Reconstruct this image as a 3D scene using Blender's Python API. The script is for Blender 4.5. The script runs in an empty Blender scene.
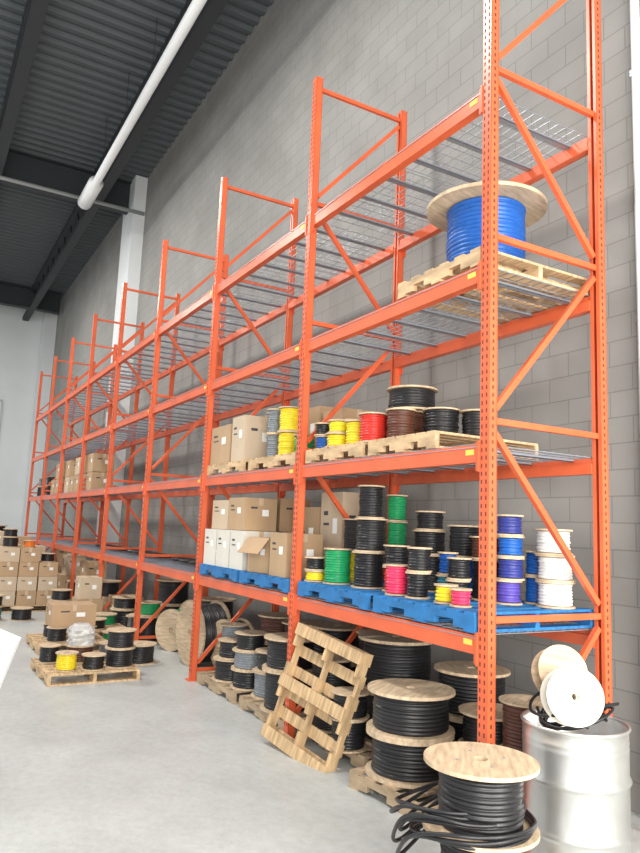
import bpy, math, random
from mathutils import Vector, Matrix
random.seed(4)
SC=bpy.context.scene
def link(o): SC.collection.objects.link(o); return o
# ------------------------------------------------------------ materials
def mat(name,col,rough=.6,metal=0,noise=0,nscale=8,stretch=(1,1,1),bump=0,spec=.5,alpha=1):
    m=bpy.data.materials.new(name);m.use_nodes=True;nt=m.node_tree;b=nt.nodes['Principled BSDF']
    b.inputs['Base Color'].default_value=(*col,1);b.inputs['Roughness'].default_value=rough;b.inputs['Metallic'].default_value=metal
    b.inputs['Specular IOR Level'].default_value=spec;b.inputs['Alpha'].default_value=alpha
    if noise or bump:
        tc=nt.nodes.new('ShaderNodeTexCoord');mp=nt.nodes.new('ShaderNodeMapping');mp.inputs['Scale'].default_value=stretch
        nz=nt.nodes.new('ShaderNodeTexNoise');nz.inputs['Scale'].default_value=nscale;nz.inputs['Detail'].default_value=5
        nt.links.new(tc.outputs['Object'],mp.inputs[0]);nt.links.new(mp.outputs[0],nz.inputs['Vector'])
        if noise:
            r=nt.nodes.new('ShaderNodeValToRGB');r.color_ramp.elements[0].position=.3;r.color_ramp.elements[1].position=.7
            r.color_ramp.elements[0].color=(*[c*(1-noise) for c in col],1);r.color_ramp.elements[1].color=(*[min(1,c*(1+noise*.6)) for c in col],1)
            nt.links.new(nz.outputs['Fac'],r.inputs[0]);nt.links.new(r.outputs[0],b.inputs['Base Color'])
        if bump:
            bp=nt.nodes.new('ShaderNodeBump');bp.inputs['Strength'].default_value=bump;bp.inputs['Distance'].default_value=.01
            nt.links.new(nz.outputs['Fac'],bp.inputs['Height']);nt.links.new(bp.outputs[0],b.inputs['Normal'])
    return m
M={}
M['orange']=mat('rack_orange_paint',(.70,.125,.045),.36,noise=.14,nscale=3)
M['slot']=mat('rack_slot_dark',(.13,.03,.018),.7)
M['zinc']=mat('galvanised_wire',(.38,.42,.48),.4,.6)
M['wood']=mat('plywood_flange',(.58,.44,.29),.7,noise=.3,nscale=6,stretch=(1,6,1))
M['pallet']=mat('pallet_wood',(.60,.42,.24),.75,noise=.4,nscale=5,stretch=(1,7,3))
M['palletold']=mat('pallet_wood_old',(.42,.31,.20),.8,noise=.35,nscale=5,stretch=(1,7,3))
M['palletmid']=mat('pallet_wood_worn',(.54,.37,.20),.8,noise=.45,nscale=4,stretch=(1,7,3))
M['bluepallet']=mat('pallet_blue_paint',(.02,.17,.43),.6,noise=.3,nscale=6,stretch=(1,5,2))
M['card']=mat('cardboard',(.46,.31,.18),.8,noise=.1,nscale=3)
M['card2']=mat('cardboard_pale',(.56,.44,.31),.8,noise=.08,nscale=3)
M['cardw']=mat('cardboard_white',(.68,.65,.57),.75,noise=.06,nscale=3)
M['tape']=mat('packing_tape',(.55,.42,.28),.3)
M['label']=mat('paper_label',(.85,.85,.82),.6)
M['yellowlabel']=mat('capacity_label',(.8,.6,.1),.6)
M['dark']=mat('dark_print',(.05,.05,.06),.6)
cols=dict(black=(.014,.014,.016),blue=(.01,.10,.40),yellow=(.80,.62,.02),red=(.62,.03,.02),green=(.01,.30,.10),white=(.74,.72,.68),
 brown=(.10,.035,.02),grey=(.20,.22,.24),pink=(.85,.04,.12),navy=(.03,.04,.22),teal=(.03,.22,.30),purple=(.09,.06,.35),orangew=(.8,.2,.02),tan=(.62,.48,.30))
for k,c in cols.items(): M['w_'+k]=mat('cable_'+k,c,.38,noise=.15,nscale=20)
M['plasticbag']=mat('plastic_wrap',(.62,.62,.60),.3,noise=.3,nscale=14,bump=1,alpha=.8)
M['steel']=mat('steel_drum_galv',(.62,.62,.60),.3,.8,noise=.12,nscale=4)
M['ceiling']=mat('roof_deck_metal',(.085,.097,.105),.6,.2)
M['joist']=mat('roof_joist_paint',(.026,.03,.034),.6)
M['whitepaint']=mat('white_paint',(.70,.72,.72),.6,noise=.04,nscale=1)
M['pipe']=mat('duct_metal',(.42,.44,.44),.4,.3)
M['tube']=mat('heater_tube_white',(.75,.76,.76),.4)
# ------------------------------------------------------------ mesh builder
class MB:
    def __init__(s): s.v=[];s.f=[];s.m=[];s.sm=[];s.mats=[]
    def mi(s,k):
        if k not in s.mats: s.mats.append(k)
        return s.mats.index(k)
    def add(s,V,F,k,smooth=False,T=None):
        o=len(s.v)
        s.v+= [tuple(T@Vector(p)) for p in V] if T is not None else [tuple(p) for p in V]
        i=s.mi(k)
        for f in F: s.f.append(tuple(a+o for a in f));s.m.append(i);s.sm.append(smooth)
    def box(s,c,d,k,T=None):
        x,y,z=d[0]/2,d[1]/2,d[2]/2
        V=[(c[0]+i*x,c[1]+j*y,c[2]+l*z) for i in(-1,1) for j in(-1,1) for l in(-1,1)]
        s.add(V,[(0,1,3,2),(4,6,7,5),(0,4,5,1),(2,3,7,6),(0,2,6,4),(1,5,7,3)],k,False,T)
    def bar(s,a,b,w,h,k,up=(0,0,1)):
        a=Vector(a);b=Vector(b);d=b-a;L=d.length;d.normalize();up=Vector(up)
        sd=d.cross(up)
        if sd.length<1e-4: sd=d.cross(Vector((0,1,0)))
        sd.normalize();u=sd.cross(d)
        T=Matrix(((d.x,sd.x,u.x,(a.x+b.x)/2),(d.y,sd.y,u.y,(a.y+b.y)/2),(d.z,sd.z,u.z,(a.z+b.z)/2),(0,0,0,1)))
        s.box((0,0,0),(L,w,h),k,T)
    def lathe(s,prof,k,n=32,closed=True,smooth=True,T=None):
        P=len(prof);V=[];F=[]
        for i in range(n):
            a=2*math.pi*i/n;c,sn=math.cos(a),math.sin(a)
            for r,z in prof: V.append((r*c,r*sn,z))
        for i in range(n):
            j=(i+1)%n
            for q in range(P if closed else P-1):
                w=(q+1)%P
                F.append((i*P+q,j*P+q,j*P+w,i*P+w))
        s.add(V,F,k,smooth,T)
    def obj(s,name,loc=(0,0,0),rot=(0,0,0),bevel=0,parent=None):
        m=bpy.data.meshes.new(name);m.from_pydata(s.v,[],s.f);m.update()
        for k in s.mats: m.materials.append(M[k])
        m.polygons.foreach_set('material_index',s.m);m.polygons.foreach_set('use_smooth',s.sm)
        o=link(bpy.data.objects.new(name,m));o.location=loc;o.rotation_euler=rot
        if bevel:
            b=o.modifiers.new('bevel','BEVEL');b.width=bevel;b.segments=2;b.limit_method='ANGLE'
        if parent: o.parent=parent
        return o
def empty(n,loc=(0,0,0)):
    e=link(bpy.data.objects.new(n,None));e.location=loc;return e
def curve(name,pts,r,k,cyc=False,parent=None):
    c=bpy.data.curves.new(name,'CURVE');c.dimensions='3D';c.bevel_depth=r;c.bevel_resolution=3
    sp=c.splines.new('BEZIER');sp.bezier_points.add(len(pts)-1)
    for p,q in zip(sp.bezier_points,pts): p.co=q;p.handle_left_type=p.handle_right_type='AUTO'
    sp.use_cyclic_u=cyc;c.materials.append(M[k]);o=link(bpy.data.objects.new(name,c))
    if parent:o.parent=parent
    return o
# ------------------------------------------------------------ rack
W=2.52;D=1.066;H=6.43;NB=8
LV=[1.19,2.39,3.60,4.87]
rack=empty('pallet_rack')
b=MB()
for i in range(NB+1):
    x=-W*i
    for y in(0,D):
        s=-1 if y==0 else 1
        b.box((x,y+s*.034,H/2),(.078,.006,H),'orange')
        for e in(-1,1): b.box((x+e*.036,y,H/2),(.006,.068,H),'orange')
        b.box((x,y,.006),(.14,.14,.012),'orange')
        for e in (-1,1): b.box((x+e*.026,y-s*.034,H/2),(.026,.005,H),'orange')
        if i<5:
            z=.12
            while z<H-.05:
                for e in(-1,1): b.box((x+e*.02,y+s*.0375,z),(.011,.002,.026),'slot')
                if i==0: b.box((x+.0395,y,z),(.002,.014,.024),'slot')
                z+=.0508*(1 if i<3 else 2)
    zs=[.12,1.35,2.60,3.855,5.08,6.32]
    for z in zs: b.box((x,D/2,z),(.035,D-.07,.04),'orange')
    for q in range(5):
        y0,y1=(D-.05,.05) if q%2==1 else (.05,D-.05)
        b.bar((x,y0,zs[q]+.08),(x,y1,zs[q+1]-.08),.04,.035,'orange',up=(1,0,0))
b.obj('upright_frames',parent=rack)
b=MB()
for i in range(NB):
    for z in LV:
        for y in(0,D):
            s=1 if y==0 else -1
            b.box((-W*i-W/2,y,z+.0),(W-.085,.05,.115),'orange')
            b.box((-W*i-W/2,y+s*.035,z-.02),(W-.085,.02,.075),'orange')
            for e in(-1,1):
                xx=-W*i-W/2+e*(W/2-.045)
                b.box((xx,y-s*.032,z-.02),(.012,.03,.2),'orange')
                b.box((xx-e*.02,y-s*.027,z-.02),(.04,.006,.19),'orange')
                if y==0 and e==1: b.box((xx-e*.10,y-.0265,z+.01),(.08,.002,.035),'yellowlabel')
b.obj('beams',parent=rack)
b=MB()
for i in range(NB):
    for li,z in enumerate(LV):
        zt=z+.062
        for dk in range(2):
            x0=-W*i-.06-dk*1.2;x1=x0-1.16
            n=10 if i<5 else 8
            for q in range(n+1):
                x=x0+(x1-x0)*q/n
                b.box((x,D/2,zt),(.0045,D,.0045),'zinc')
            ny=13 if i<3 else 9
            for q in range(ny+1):
                y=D*q/ny
                b.box(((x0+x1)/2,y,zt+.005),(1.16,.0045,.0045),'zinc')
            for q in range(3):
                x=x0-.17-q*.41
                b.box((x,D/2,zt-.022),(.045,D-.06,.004),'zinc')
                for e in(-1,1): b.box((x+e*.021,D/2,zt-.014),(.003,D-.06,.02),'zinc')
            b.box(((x0+x1)/2,-.028,zt-.02),(1.16,.005,.005),'zinc')
b.obj('wire_decks',parent=rack)
# ------------------------------------------------------------ room
YW=1.44;CZ=11.0;XL=-28.6
def room_mat_floor():
    m=bpy.data.materials.new('polished_concrete');m.use_nodes=True;nt=m.node_tree;b=nt.nodes['Principled BSDF']
    tc=nt.nodes.new('ShaderNodeTexCoord');n1=nt.nodes.new('ShaderNodeTexNoise');n1.inputs['Scale'].default_value=.9;n1.inputs['Detail'].default_value=9;n1.inputs['Roughness'].default_value=.68
    r=nt.nodes.new('ShaderNodeValToRGB');r.color_ramp.elements[0].position=.3;r.color_ramp.elements[1].position=.72
    r.color_ramp.elements[0].color=(.41,.43,.42,1);r.color_ramp.elements[1].color=(.55,.575,.565,1)
    nt.links.new(tc.outputs['Object'],n1.inputs['Vector']);nt.links.new(n1.outputs['Fac'],r.inputs[0])
    v=nt.nodes.new('ShaderNodeTexNoise');v.inputs['Scale'].default_value=14;v.inputs['Detail'].default_value=8;v.inputs['Roughness'].default_value=.75
    mr0=nt.nodes.new('ShaderNodeMapRange');mr0.inputs[1].default_value=.3;mr0.inputs[2].default_value=.6;mr0.inputs[3].default_value=.84;mr0.inputs[4].default_value=1.04
    nt.links.new(tc.outputs['Object'],v.inputs['Vector']);nt.links.new(v.outputs['Fac'],mr0.inputs[0])
    mx=nt.nodes.new('ShaderNodeVectorMath');mx.operation='SCALE';nt.links.new(r.outputs[0],mx.inputs[0]);nt.links.new(mr0.outputs[0],mx.inputs['Scale'])
    nt.links.new(mx.outputs[0],b.inputs['Base Color'])
    n2=nt.nodes.new('ShaderNodeTexNoise');n2.inputs['Scale'].default_value=3;n2.inputs['Detail'].default_value=6
    mr=nt.nodes.new('ShaderNodeMapRange');mr.inputs[3].default_value=.25;mr.inputs[4].default_value=.5
    nt.links.new(tc.outputs['Object'],n2.inputs['Vector']);nt.links.new(n2.outputs['Fac'],mr.inputs[0]);nt.links.new(mr.outputs[0],b.inputs['Roughness'])
    return m
def block_mat():
    m=bpy.data.materials.new('concrete_block');m.use_nodes=True;nt=m.node_tree;b=nt.nodes['Principled BSDF'];b.inputs['Roughness'].default_value=.9
    b.inputs['Specular IOR Level'].default_value=.2
    tc=nt.nodes.new('ShaderNodeTexCoord');sx=nt.nodes.new('ShaderNodeSeparateXYZ');cx=nt.nodes.new('ShaderNodeCombineXYZ')
    nt.links.new(tc.outputs['Object'],sx.inputs[0]);nt.links.new(sx.outputs['X'],cx.inputs['X']);nt.links.new(sx.outputs['Z'],cx.inputs['Y'])
    br=nt.nodes.new('ShaderNodeTexBrick');br.inputs['Scale'].default_value=1;br.inputs['Brick Width'].default_value=.4;br.inputs['Row Height'].default_value=.2
    br.inputs['Mortar Size'].default_value=.006;br.inputs['Mortar Smooth'].default_value=.4
    br.inputs['Color1'].default_value=(.285,.278,.262,1);br.inputs['Color2'].default_value=(.305,.298,.281,1);br.inputs['Mortar'].default_value=(.215,.21,.197,1)
    nt.links.new(cx.outputs[0],br.inputs['Vector'])
    n=nt.nodes.new('ShaderNodeTexNoise');n.inputs['Scale'].default_value=1.2;n.inputs['Detail'].default_value=8
    nt.links.new(tc.outputs['Object'],n.inputs['Vector'])
    mr=nt.nodes.new('ShaderNodeMapRange');mr.inputs[3].default_value=.75;mr.inputs[4].default_value=1.2;nt.links.new(n.outputs['Fac'],mr.inputs[0])
    mx=nt.nodes.new('ShaderNodeVectorMath');mx.operation='SCALE';nt.links.new(br.outputs['Color'],mx.inputs[0]);nt.links.new(mr.outputs[0],mx.inputs['Scale'])
    nt.links.new(mx.outputs[0],b.inputs['Base Color'])
    bp=nt.nodes.new('ShaderNodeBump');bp.inputs['Strength'].default_value=.12;bp.inputs['Distance'].default_value=.005;bp.invert=True
    nt.links.new(br.outputs['Fac'],bp.inputs['Height']);nt.links.new(bp.outputs[0],b.inputs['Normal'])
    return m
M['floor']=room_mat_floor();M['block']=block_mat()
b=MB();b.box((-10.3,-6,-.1),(37,15.2,.2),'floor');b.obj('floor')
b=MB();b.box((-10.3,YW+.1,(CZ+.15)/2),(37,.2,CZ+.15),'block');b.obj('wall_back')
b=MB();b.box((XL-.1,-6,CZ/2),(.2,15.1,CZ),'whitepaint');b.obj('wall_left')
b=MB();b.box((XL+.02,-6,.1),(.03,14.8,.2),'dark');b.obj('baseboard_left')
b=MB();V=[];F=[];x=XL
while x<8:
    for dx,z in((0,0),(.05,.075),(.15,.075),(.2,0)):
        V+=[(x+dx,YW,CZ+z),(x+dx,-13.4,CZ+z)]
    x+=.3
for q in range(len(V)//2-1): F.append((2*q,2*q+1,2*q+3,2*q+2))
b.add(V,F,'ceiling');b.obj('ceiling')
b=MB();b.box((-15.2,1.28,CZ/2),(1.1,.32,CZ),'whitepaint');b.obj('trim_column')
b=MB();b.box((-28.2,1.2,CZ/2),(.7,.48,CZ),'whitepaint');b.obj('trim_column.001')
def truss(b,p0,p1,dep,ch,n,k='joist'):
    p0=Vector(p0);p1=Vector(p1);dn=Vector((0,0,-dep))
    b.bar(p0,p1,ch,ch*.7,k);b.bar(p0+dn,p1+dn,ch,ch*.7,k)
    for q in range(n):
        a=p0.lerp(p1,q/n);c=p0.lerp(p1,(q+1)/n);m=(a+c)/2+dn
        b.bar(a,m,.04,.04,k);b.bar(m,c,.04,.04,k)
b=MB()
for y in(.25,-2.2,-4.6,-7,-9.4,-12): truss(b,(-28.4,y,CZ-.06),(7.5,y,CZ-.06),.75,.24,34)
b.obj('roof_joist_set')
b=MB()
for x in(-15.2,-26.5,-3.2):
    b.box((x,-6,CZ-.85),(.3,14.6,.03),'joist');b.box((x,-6,CZ-.04),(.3,14.6,.03),'joist');b.box((x,-6,CZ-.45),(.02,14.6,.78),'joist')
b.obj('roof_girder_set')
b=MB()
b.lathe([(0,0),(.15,0),(.17,.03),(.17,1.3),(.09,1.35),(.09,18)],'tube',24,False,True)
for q in range(1,10): b.box((-.74,0,q*1.9),(1.3,.012,.012),'joist')
b.obj('heating_tube',(-14.2,-.2,9.65),(0,math.pi/2,0))
b=MB();b.lathe([(0.0,0),(.05,0),(.05,14),(0,14)],'pipe',12,False);b.obj('sprinkler_pipe',(-14.6,1.4,9.95),(math.pi/2,0,0))
b=MB();b.lathe([(0,0),(.035,0),(.035,10.9),(0,10.9)],'whitepaint',12,False)
for z in(1.5,3.5,5.5,7.5): b.box((0,.02,z),(.12,.03,.05),'zinc')
b.obj('conduit_pipe',(.13,YW-.05,.02))
b=MB();b.box((0,-1.3,1.2),(.06,.08,2.4),'pipe')
b.box((0,-.2,3.3),(.06,.07,6.6),'pipe');b.box((0,-1.2,6.6),(.06,2,.07),'pipe')
b.obj('trim_1',(XL+.05,-.1,0))
b=MB();b.box((0,0,1.05),(.05,1,2.1),'pipe');b.box((.03,0,2.13),(.05,1.12,.06),'pipe')
for e in(-1,1): b.box((.03,e*.53,1.05),(.05,.06,2.1),'joist')
b.box((.03,.38,1.05),(.04,.12,.03),'zinc')
b.obj('door_1',(XL+.05,-.75,0))
# ------------------------------------------------------------ props
def spool_mesh(b,R,h,wr,wire,T=None,n=28,flange='wood',ft=None,hole=None):
    ft=ft or max(.012,min(.028,R*.07));hole=hole or max(.02,R*.13);core=R*.35
    for z in(0,h-ft):
        b.lathe([(hole,z),(R,z),(R,z+ft),(hole,z+ft)],flange,n,True,False,T)
    b.lathe([(hole,ft),(core,ft),(core,h-ft),(hole,h-ft)],flange,n,True,True,T)
    g=max(4,min(16,int((h-2*ft)/(.022 if R<.25 else .026))));st=(h-2*ft-.004)/g;pr=[(core-.005,ft+.002)]
    for q in range(g):
        z=ft+.002+q*st;d=st*.32;j=random.uniform(-.004,.004)
        pr+=[(wr-d+j,z+st*.05),(wr-d*.2+j,z+st*.28),(wr+j,z+st*.5),(wr-d*.2+j,z+st*.72),(wr-d+j,z+st*.95)]
    pr.append((core-.005,h-ft-.002))
    b.lathe(pr,'w_'+wire,n,True,True,T)
    for q in range(4):
        a=q*math.pi/2+.4
        V=Matrix.Translation((math.cos(a)*R*.45,math.sin(a)*R*.45,h))
        b.lathe([(0,.0004),(R*.035,.0004),(R*.035,-.001)],'zinc',8,False,False,(T@V) if T else V)
def spool(x,y,z,R,h,wire,wr=None,rot=None,n=28,flange='wood'):
    b=MB();spool_mesh(b,R,h,wr or R*.86,wire,None,n,flange)
    return b.obj('cable_spool',(x,y,z),rot or (0,0,random.uniform(0,6)))
def stack(x,y,z,items):
    for R,h,w in items:
        spool(x+random.uniform(-.008,.008),y+random.uniform(-.008,.008),z,R,h,w);z+=h+.001
def pallet(x,y,z,L=1.2,Wd=1.0,k='pallet',nb=7,rz=0,rot=None,name='wooden_pallet',h=.125):
    b=MB();t=.018
    for q in range(nb):
        xx=-L/2+.05+(L-.1)*q/(nb-1);b.box((xx,0,h-t/2),(.095+.006*((q*7)%3-1),Wd,t),k)
    for y_ in(-Wd/2+.02,0,Wd/2-.02):
        b.box((0,y_,h-t-.022),(L,.038,.044),k)
        for c,l in((-L/2+.1,.2),(0,L*.3),(L/2-.1,.2)): b.box((c,y_,t+(h-2*t-.044)/2),(l,.038,h-2*t-.044),k)
    for xx in(-L/2+.05,0,L/2-.05): b.box((xx,0,t/2),(.1,Wd,t),k)
    return b.obj(name,(x,y,z),rot or (0,0,rz))
def cbox(x,y,z,sx,sy,sz,k='card',rz=0,opened=False,label=True):
    b=MB();t=.006
    if opened:
        b.box((0,0,t/2),(sx,sy,t),k)
        for e in(-1,1):
            b.box((e*(sx/2-t/2),0,sz/2),(t,sy,sz),k);b.box((0,e*(sy/2-t/2),sz/2),(sx,t,sz),k)
            b.bar((e*sx/2,0,sz),(e*(sx/2+sx*.28),0,sz-.1),sy*.96,t,k);b.bar((0,e*sy/2,sz),(0,e*(sy/2+.14),sz-.16),sx*.95,t,k)
    else:
        b.box((0,0,sz/2),(sx,sy,sz),k)
        b.box((0,0,sz+.0006),(sx*1.002,.055,.0012),'tape')
        for e in(-1,1): b.box((e*(sx/2+.0006),0,sz-.04),(.0012,.055,.08),'tape')
        b.box((0,-.032,sz+.0008),(sx,.002,.001),'dark')
    if label:
        b.box((sx*.18,-sy/2-.001,sz*.6),(sx*.2,.002,sz*.18),'label')
        b.box((-sx*.25,-sy/2-.001,sz*.75),(sx*.2,.002,sz*.05),'dark');b.box((-sx*.22,-sy/2-.001,sz*.62),(sx*.26,.002,sz*.03),'dark')
        b.box((sx/2+.001,sy*.15,sz*.55),(.002,sy*.2,sz*.2),'label')
        b.box((sx/2+.001,-sy*.2,sz*.7),(.002,sy*.2,sz*.06),'dark')
    return b.obj('cardboard_box',(x,y,z),(0,0,rz),bevel=.004)
PT=.126
# --- level 3
z3=LV[2]+.073
pallet(-.54,.55,z3,.94,1.14,'pallet',6)
spool(-.58,.50,z3+PT,.46,.60,'blue',.30,n=48)
# --- level 2
z2=LV[1]+.073
pallet(-1.95,.5,z2,.95,1.02);pallet(-.95,.5,z2,.85,1.02);pallet(-3.2,.5,z2,1.1,1.0);pallet(-4.45,.5,z2,1.1,1.0)
q=z2+PT
stack(-2.32,.12,q,[(.09,.13,'blue'),(.09,.12,'black')])
stack(-2.18,.35,q,[(.12,.15,'navy'),(.12,.14,'black')])
spool(-2.06,.12,q,.12,.13,'yellow');spool(-2.06,.12,q+.131,.10,.12,'yellow')
spool(-1.80,.15,q,.11,.22,'yellow')
spool(-1.53,.14,q,.13,.25,'red',.115)
spool(-1.25,.22,q,.125,.26,'brown',.115)
spool(-1.47,.48,q,.17,.29,'brown')
spool(-1.44,.47,q+.291,.22,.20,'black',.20)
spool(-1.02,.45,q,.15,.26,'black',.14);spool(-.80,.62,q,.13,.24,'black')
spool(-1.80,.55,q,.14,.3,'black')
spool(-2.05,.75,q,.14,.25,'yellow')
stack(-3.18,.2,q,[(.135,.26,'yellow'),(.135,.26,'yellow')])
stack(-3.5,.2,q,[(.10,.27,'grey'),(.10,.27,'grey')]);stack(-3.72,.28,q,[(.09,.27,'grey'),(.09,.27,'grey')])
stack(-2.85,.2,q,[(.12,.2,'green')])
cbox(-2.85,.72,q,.4,.4,.5);cbox(-3.35,.72,q,.45,.4,.58)
cbox(-4.12,.22,q,.36,.4,.52,'card2');cbox(-4.66,.22,q,.60,.4,.46,'card')
cbox(-4.2,.7,q,.5,.4,.62);cbox(-4.75,.7,q,.5,.4,.55)
# --- level 1
z1=LV[0]+.073
for x in(-.62,-1.83): pallet(x,.5,z1,1.12,1.1,'bluepallet',7,name='blue_pallet')
for x in(-3.15,-4.35): pallet(x,.5,z1,1.12,1.1,'bluepallet',7,name='blue_pallet')
q=z1+PT
stack(-.22,.84,q,[(.135,.18,'white')]*3)
stack(-.44,.62,q,[(.10,.17,'purple'),(.10,.16,'navy'),(.10,.15,'blue'),(.10,.15,'navy')])
stack(-.42,.88,q,[(.09,.2,'blue'),(.09,.18,'blue')])
spool(-.56,.14,q,.085,.13,'yellow');spool(-.36,.10,q,.075,.12,'pink')
spool(-1.13,.13,q,.09,.23,'pink',.082)
stack(-.90,.16,q,[(.095,.19,'black'),(.095,.18,'black')])
stack(-.90,.43,q,[(.08,.17,'teal'),(.08,.17,'blue')])
stack(-.68,.36,q,[(.09,.15,'black'),(.09,.16,'black')])
stack(-.7,.66,q,[(.13,.3,'black'),(.14,.17,'brown')])
stack(-1.05,.72,q,[(.14,.3,'blue'),(.14,.25,'black')])
stack(-1.42,.68,q,[(.14,.3,'black'),(.15,.2,'black'),(.13,.16,'black')])
stack(-1.38,.30,q,[(.11,.2,'red'),(.11,.17,'black')])
stack(-1.95,.72,q,[(.12,.33,'black'),(.10,.24,'green'),(.10,.24,'green')])
stack(-1.72,.27,q,[(.145,.3,'black'),(.145,.28,'black'),(.12,.28,'black')])
spool(-2.12,.20,q,.13,.31,'green',.12)
stack(-2.36,.11,q,[(.10,.1,'yellow'),(.10,.12,'black')])
stack(-2.28,.52,q,[(.15,.28,'yellow'),(.16,.3,'black')])
for i,x in enumerate((-4.72,-4.32,-3.92)):
    cbox(x,.2,q,.36,.42,.42,'cardw');cbox(x,.72,q,.38,.42,.42,'card2')
cbox(-3.42,.22,q,.40,.42,.36,'card',.15,True)
cbox(-2.92,.2,q,.36,.4,.42,'card')
cbox(-4.6,.25,q+.425,.5,.4,.34,'card2');cbox(-4.05,.22,q+.425,.44,.4,.36,'card');cbox(-4.2,.72,q+.425,.5,.4,.38,'card')
cbox(-3.35,.75,q,.5,.4,.7,'card');cbox(-2.85,.75,q,.42,.4,.85,'card2')
# --- far boxes on level 2 (bays 5-6)
for bay,sl in((4,(3,)),(5,(0,1,2,3)),(6,(0,1,2))):
    for s in sl:
        x=-W*bay-.35-s*.58
        for r in range(2 if s!=2 else 1): cbox(x,.3,LV[1]+.073+r*.40,.5,.45,.39,random.choice(['card','card2','card']))
for k in range(4): stack(-W*7-.4-k*.5,.3,LV[1]+.073,[(.2,.3,'black'),(.18,.25,'grey' if k%2 else 'black')])
for bay in(2,3,4):
    b=MB()
    for s in range(5):
        T=Matrix.Translation((-W*bay-.4-s*.42,.5,LV[0]+.1))
        b.lathe([(.09+.1*math.cos(a),.03+.03*math.sin(a)) for a in [k*math.pi/4 for k in range(8)]],'w_black',20,True,True,T)
    b.obj('cable_coil_set')
# --- floor, bay 0
pallet(-.72,.40,0,1.2,1.0,'palletold',7,.1)
stack(-1.02,.2,PT,[(.325,.30,'black'),(.325,.30,'black')])
stack(-1.09,.86,PT,[(.30,.35,'black'),(.30,.34,'black')])
stack(-.60,.62,PT,[(.24,.25,'black'),(.24,.25,'black')])
stack(-.20,.55,PT,[(.18,.33,'black'),(.18,.33,'brown')])
stack(-.33,.13,PT,[(.16,.26,'black')])
pallet(-2.0,.6,0,1.1,1.0,'palletold')
stack(-1.78,.62,PT,[(.34,.42,'black'),(.34,.42,'black')])
stack(-1.70,.11,PT,[(.16,.24,'black'),(.16,.2,'black')])
stack(-2.27,.27,PT,[(.2,.3,'black'),(.2,.3,'black')])
stack(-2.3,.82,PT,[(.24,.4,'black'),(.24,.4,'black')])
# foreground spool
spool(.44,-.45,0,.24,.376,'black',.2)
spool(.44,-.45,.377,.295,.34,'black',.215,n=56)
cc=empty('loose_cable_coil')
for k in range(8):
    rr=.30+.016*(k%3)+random.uniform(-.01,.01);cx,cy=.40-.02*k,-.47
    z=.40+.016*k
    pts=[(cx+rr*math.cos(a)*(1.0+(.10 if math.cos(a)<-.3 else 0)),cy+rr*math.sin(a),z-.10*max(0,-math.cos(a-.4))**2*(1+k%3)+.012*math.sin(2*a+k)) for a in [j*math.pi/6 for j in range(12)]]
    curve('loop_%d'%k,pts,.0105,'w_black',True,cc)
# steel drum
b=MB()
pr=[(0,.02),(.28,.02),(.293,0),(.297,.012),(.29,.03)]
for zc in(.27,.54):
    pr+=[(.29,zc-.03),(.297,zc-.012),(.303,zc),(.297,zc+.012),(.29,zc+.03)]
pr+=[(.29,.70),(.292,.71),(.29,.72),(.29,.735),(.292,.745),(.29,.755),(.29,.80),(.298,.812),(.302,.82),(.298,.83),(.288,.828),(.284,.81),(.284,.6),(0,.6)]
b.lathe(pr,'steel',56,False,True)
b.obj('steel_drum',(.405,.30,0))
spool(.485,.155,.99,.155,.14,'white',.09,rot=(math.radians(78),0,math.radians(58)),flange='cardw',n=40)
spool(.265,.30,1.06,.15,.12,'white',.09,rot=(math.radians(70),0,math.radians(66)),n=40)
dh=empty('cable_offcuts')
for k in range(9):
    a0=random.uniform(0,6.28);r=.2+random.uniform(-.04,.07)
    pts=[(.405+r*math.cos(a0+j*.7),.30+r*math.sin(a0+j*.7),.84+.10*math.sin(j*1.1+k)*.5+.03*k/3) for j in range(7)]
    curve('offcut_%d'%k,pts,.009,'w_black',False,dh)
b=MB();b.lathe([(0,0),(.014,0),(.014,1.55),(0,1.55)],'pallet',10,False);b.obj('wooden_pole',(.19,1.18,.02),(math.radians(-6),math.radians(0),0))
# leaning pallet
LP=pallet(0,0,0,1.0,.90,'palletmid',6)
ang=math.radians(16);uz=Vector((.10,math.sin(ang),math.cos(ang))).normalized();ux=Vector((.985,.17,0));ux=(ux-uz*ux.dot(uz)).normalized()
Cn=Vector((-2.04,-.25,0))+uz*.51
nn=uz.cross(ux)
R3=Matrix((( uz.x,ux.x,nn.x),(uz.y,ux.y,nn.y),(uz.z,ux.z,nn.z)))
LP.matrix_world=Matrix.Translation(Cn)@R3.to_4x4()
# --- floor, bay 1
pallet(-3.1,.5,0,1.1,1.0,'palletold');pallet(-4.35,.5,0,1.1,1.0,'palletold')
stack(-2.98,.22,PT,[(.27,.38,'black'),(.27,.30,'black')])
stack(-3.5,.30,PT,[(.22,.26,'grey'),(.2,.2,'black')])
stack(-3.95,.24,PT,[(.2,.2,'black'),(.2,.2,'grey'),(.18,.18,'black')])
stack(-4.4,.22,PT,[(.22,.24,'black'),(.18,.2,'black')])
stack(-4.8,.4,PT,[(.18,.3,'black'),(.17,.25,'grey')])
stack(-3.1,.82,PT,[(.28,.4,'black'),(.28,.35,'black')]);stack(-3.75,.8,PT,[(.26,.4,'black'),(.26,.3,'black')]);stack(-4.4,.82,PT,[(.28,.4,'black'),(.26,.3,'brown')])
def reel(x,y,R,w,wire,ax,wr=.74):
    b=MB();spool_mesh(b,R,w,R*wr,wire,None,40)
    a=Vector((ax[0],ax[1],0)).normalized();s=Vector((-a.y,a.x,0));u=Vector((0,0,1))
    o=b.obj('cable_reel');o.matrix_world=Matrix(((s.x,u.x,a.x,x),(s.y,u.y,a.y,y),(s.z,u.z,a.z,R),(0,0,0,1)));return o
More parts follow.
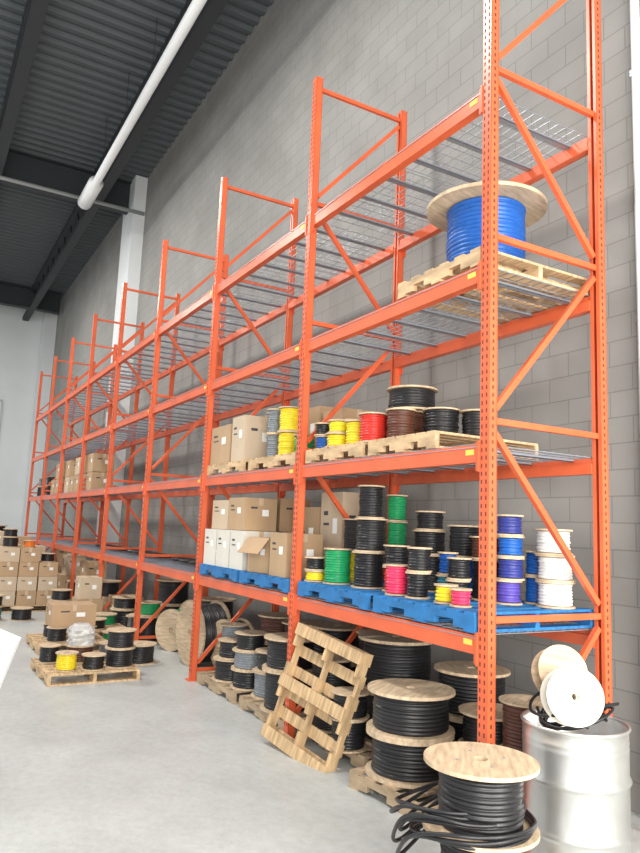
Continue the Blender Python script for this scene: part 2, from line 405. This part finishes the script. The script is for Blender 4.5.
reel(-5.85,.22,.42,.42,'black',(-.10,1.0),.9)
reel(-5.35,.50,.33,.3,'black',(-.2,.98),.9)
reel(-7.0,.35,.30,.35,'green',(-.5,.86),.95)
reel(-7.3,.75,.35,.3,'black',(-.3,.95),.9)
for x,y,its in((-8.0,.3,[(.3,.4,'black'),(.2,.2,'green')]),(-8.7,.4,[(.25,.3,'grey')]),(-9.3,.3,[(.28,.35,'black'),(.25,.2,'black')]),(-10.8,.3,[(.3,.4,'tan'),(.28,.3,'black')]),(-11.45,.35,[(.3,.35,'black'),(.3,.2,'grey')]),(-13.2,.3,[(.3,.5,'black')]),
  (-6.3,-.30,[(.22,.25,'black')]),(-7.6,-.3,[(.2,.22,'green')]),(-8.6,.9,[(.3,.5,'black'),(.3,.4,'black')]),(-6.5,.85,[(.28,.4,'black'),(.28,.4,'black')])):
    stack(x,y,0,its)
pallet(-8.8,-.25,0,1.0,.8,'pallet',6)
stack(-8.6,-.4,PT,[(.2,.16,'black')]);stack(-9.0,-.15,PT,[(.22,.18,'green')])
for x,y,z,s in((-9.95,.45,0,.55),(-10.1,-.2,0,.5),(-10.1,-.2,.452,.42),(-12.1,.3,0,.6),(-12.1,.3,.542,.5),(-12.72,.4,0,.5),(-13.8,.4,0,.5),(-14.6,.35,0,.6),(-16,.4,0,.7),(-16,.4,.632,.6),(-17,.4,0,.7),(-14.6,.4,.542,.5),(-15.2,-.5,0,.7),(-15.2,-.5,.632,.6),(-16.5,-.7,0,.8),(-16.5,-.7,.722,.7)):
    cbox(x,y,z,s,s*.9,s*.9,random.choice(['card','card2']))
stack(-11.2,-.45,0,[(.25,.3,'black'),(.2,.2,'black')]);stack(-17.8,-1.1,0,[(.4,.6,'black'),(.4,.6,'black'),(.3,.4,'black')])
# --- left aisle pallet
pallet(-5.78,-1.12,0,1.1,1.05,'pallet',7,.02)
spool(-5.45,-1.40,PT,.13,.2,'yellow',.115)
spool(-5.42,-1.10,PT,.14,.17,'black')
stack(-5.5,-.78,PT,[(.18,.22,'black'),(.18,.21,'black')]);stack(-6.0,-.76,PT,[(.17,.2,'grey')])
spool(-5.95,-1.15,PT,.18,.2,'brown');spool(-6.0,-1.5,PT,.13,.2,'black')
b=MB()
n,mn=18,8;V=[];F=[]
for i in range(mn+1):
    t=i/mn;zz=.24*t+random.uniform(-.008,.008);rr=.16 if t<.8 else .16*(1-(t-.8)*2.2)
    for j in range(n):
        a=2*math.pi*j/n;k=(max(abs(math.cos(a)),abs(math.sin(a))))**-.7*.95+random.uniform(-.09,.09);V.append((rr*k*math.cos(a),rr*k*math.sin(a),max(0,zz)))
for i in range(mn):
    for j in range(n): F.append((i*n+j,i*n+(j+1)%n,(i+1)*n+(j+1)%n,(i+1)*n+j))
F.append(tuple(range(n))[::-1]);F.append(tuple(mn*n+j for j in range(n)))
b.add(V,F,'plasticbag',False);b.obj('plastic_wrapped_bundle',(-5.95,-1.15,PT+.203))
pallet(-7.75,-.95,0,1.1,1.0,'pallet')
stack(-7.5,-1.15,PT,[(.15,.2,'black')]);stack(-7.5,-.75,PT,[(.15,.2,'white')]);stack(-7.9,-.75,PT,[(.15,.2,'yellow')]);stack(-7.9,-1.15,PT,[(.15,.2,'black')])
cbox(-7.7,-.95,PT+.203,.5,.62,.3,'card')
# --- left box pile
for px,py,rows in((-12.5,-.98,4),(-13.95,-1.5,5)):
    pallet(px,py,0,1.1,1.15,'pallet')
    z=PT
    for r in range(rows):
        hh=.28
        for sx in(-1,1):
            for k in(-1,0,1):
                if r==rows-1 and (k==1 or (px>-13 and k==0 and sx==-1)): continue
                cbox(px+sx*.27,py+k*.38,z,.52,.36,hh-.004,random.choice(['card','card','card2']),random.uniform(-.03,.03))
        z+=hh
stack(-12.23,-.60,PT+.84,[(.15,.17,'black')])
stack(-12.25,-1.34,PT+1.12,[(.17,.2,'black'),(.15,.16,'black')]);stack(-12.25,-.98,PT+1.12,[(.13,.14,'orangew')])
stack(-10.9,-1.7,0,[(.2,.24,'teal'),(.2,.2,'black')]);stack(-10.8,-1.2,0,[(.2,.22,'black')]);spool(-11.0,-2.1,0,.2,.3,'white')
# --- white board at left edge
b=MB();e2=Vector((-.2864,-.2333,-.9295));e1=Vector((-.4215,-.8406,.3409));nrm=e1.cross(e2).normalized()
c0=Vector((-1.03,-2.54,1.19));V=[]
for o in(Vector((0,0,0)),nrm*.05):
    for a_,b_ in((0,0),(1,0),(1,1),(0,1)): V.append(c0+o+e1*1.0*a_+e2*1.24*b_)
b.add(V,[(0,1,2,3),(7,6,5,4),(0,4,5,1),(1,5,6,2),(2,6,7,3),(3,7,4,0)],'whitepaint');b.obj('white_board')
# ------------------------------------------------------------ light
w=bpy.data.worlds.new('world');SC.world=w;w.use_nodes=True
bg=w.node_tree.nodes['Background'];bg.inputs[0].default_value=(.96,.98,1,1);bg.inputs[1].default_value=.95
def area(name,loc,tgt,sx,sy,e,col=(1,1,1)):
    l=bpy.data.lights.new(name,'AREA');l.shape='RECTANGLE';l.size=sx;l.size_y=sy;l.energy=e;l.color=col
    o=link(bpy.data.objects.new(name,l));o.location=loc;o.rotation_euler=(Vector(tgt)-Vector(loc)).to_track_quat('-Z','Y').to_euler();return o
area('dock_door_light',(7.5,-4.5,2.6),(-3,.5,1.0),5,4,700,(1,.97,.92))
area('side_fill_light',(4.6,.2,2.0),(0,.4,.8),1.8,3.6,260,(1,.97,.92))  # added unseen fill lamp, brightens the drum and right end of the wall
area('upper_wall_fill_light',(6.5,-3,8),(-1,1.4,6),6,2,350,(1,.96,.9))  # added high fill lamp to lift the upper back wall, no window behind it
for x in(-4,-12,-20): area('high_bay_lamp',(x,-3.5,9.7),(x,-3.0,0),1.2,1.2,430,(1,.98,.94))
# ------------------------------------------------------------ camera
cd=bpy.data.cameras.new('camera');co=link(bpy.data.objects.new('camera',cd))
F_=Vector((-.8605,.4891,.1424));R_=Vector((.4989,.8657,.0410)).normalized();F_.normalize();U_=R_.cross(F_).normalized();R_=F_.cross(U_).normalized()
co.matrix_world=Matrix(((R_.x,U_.x,-F_.x,3.3763),(R_.y,U_.y,-F_.y,-3.1637),(R_.z,U_.z,-F_.z,1.8678),(0,0,0,1)))
cd.sensor_fit='HORIZONTAL';cd.sensor_width=36;cd.lens=708.35*36/640;cd.clip_end=200
SC.camera=co
SC.view_settings.view_transform='Standard';SC.view_settings.exposure=.3
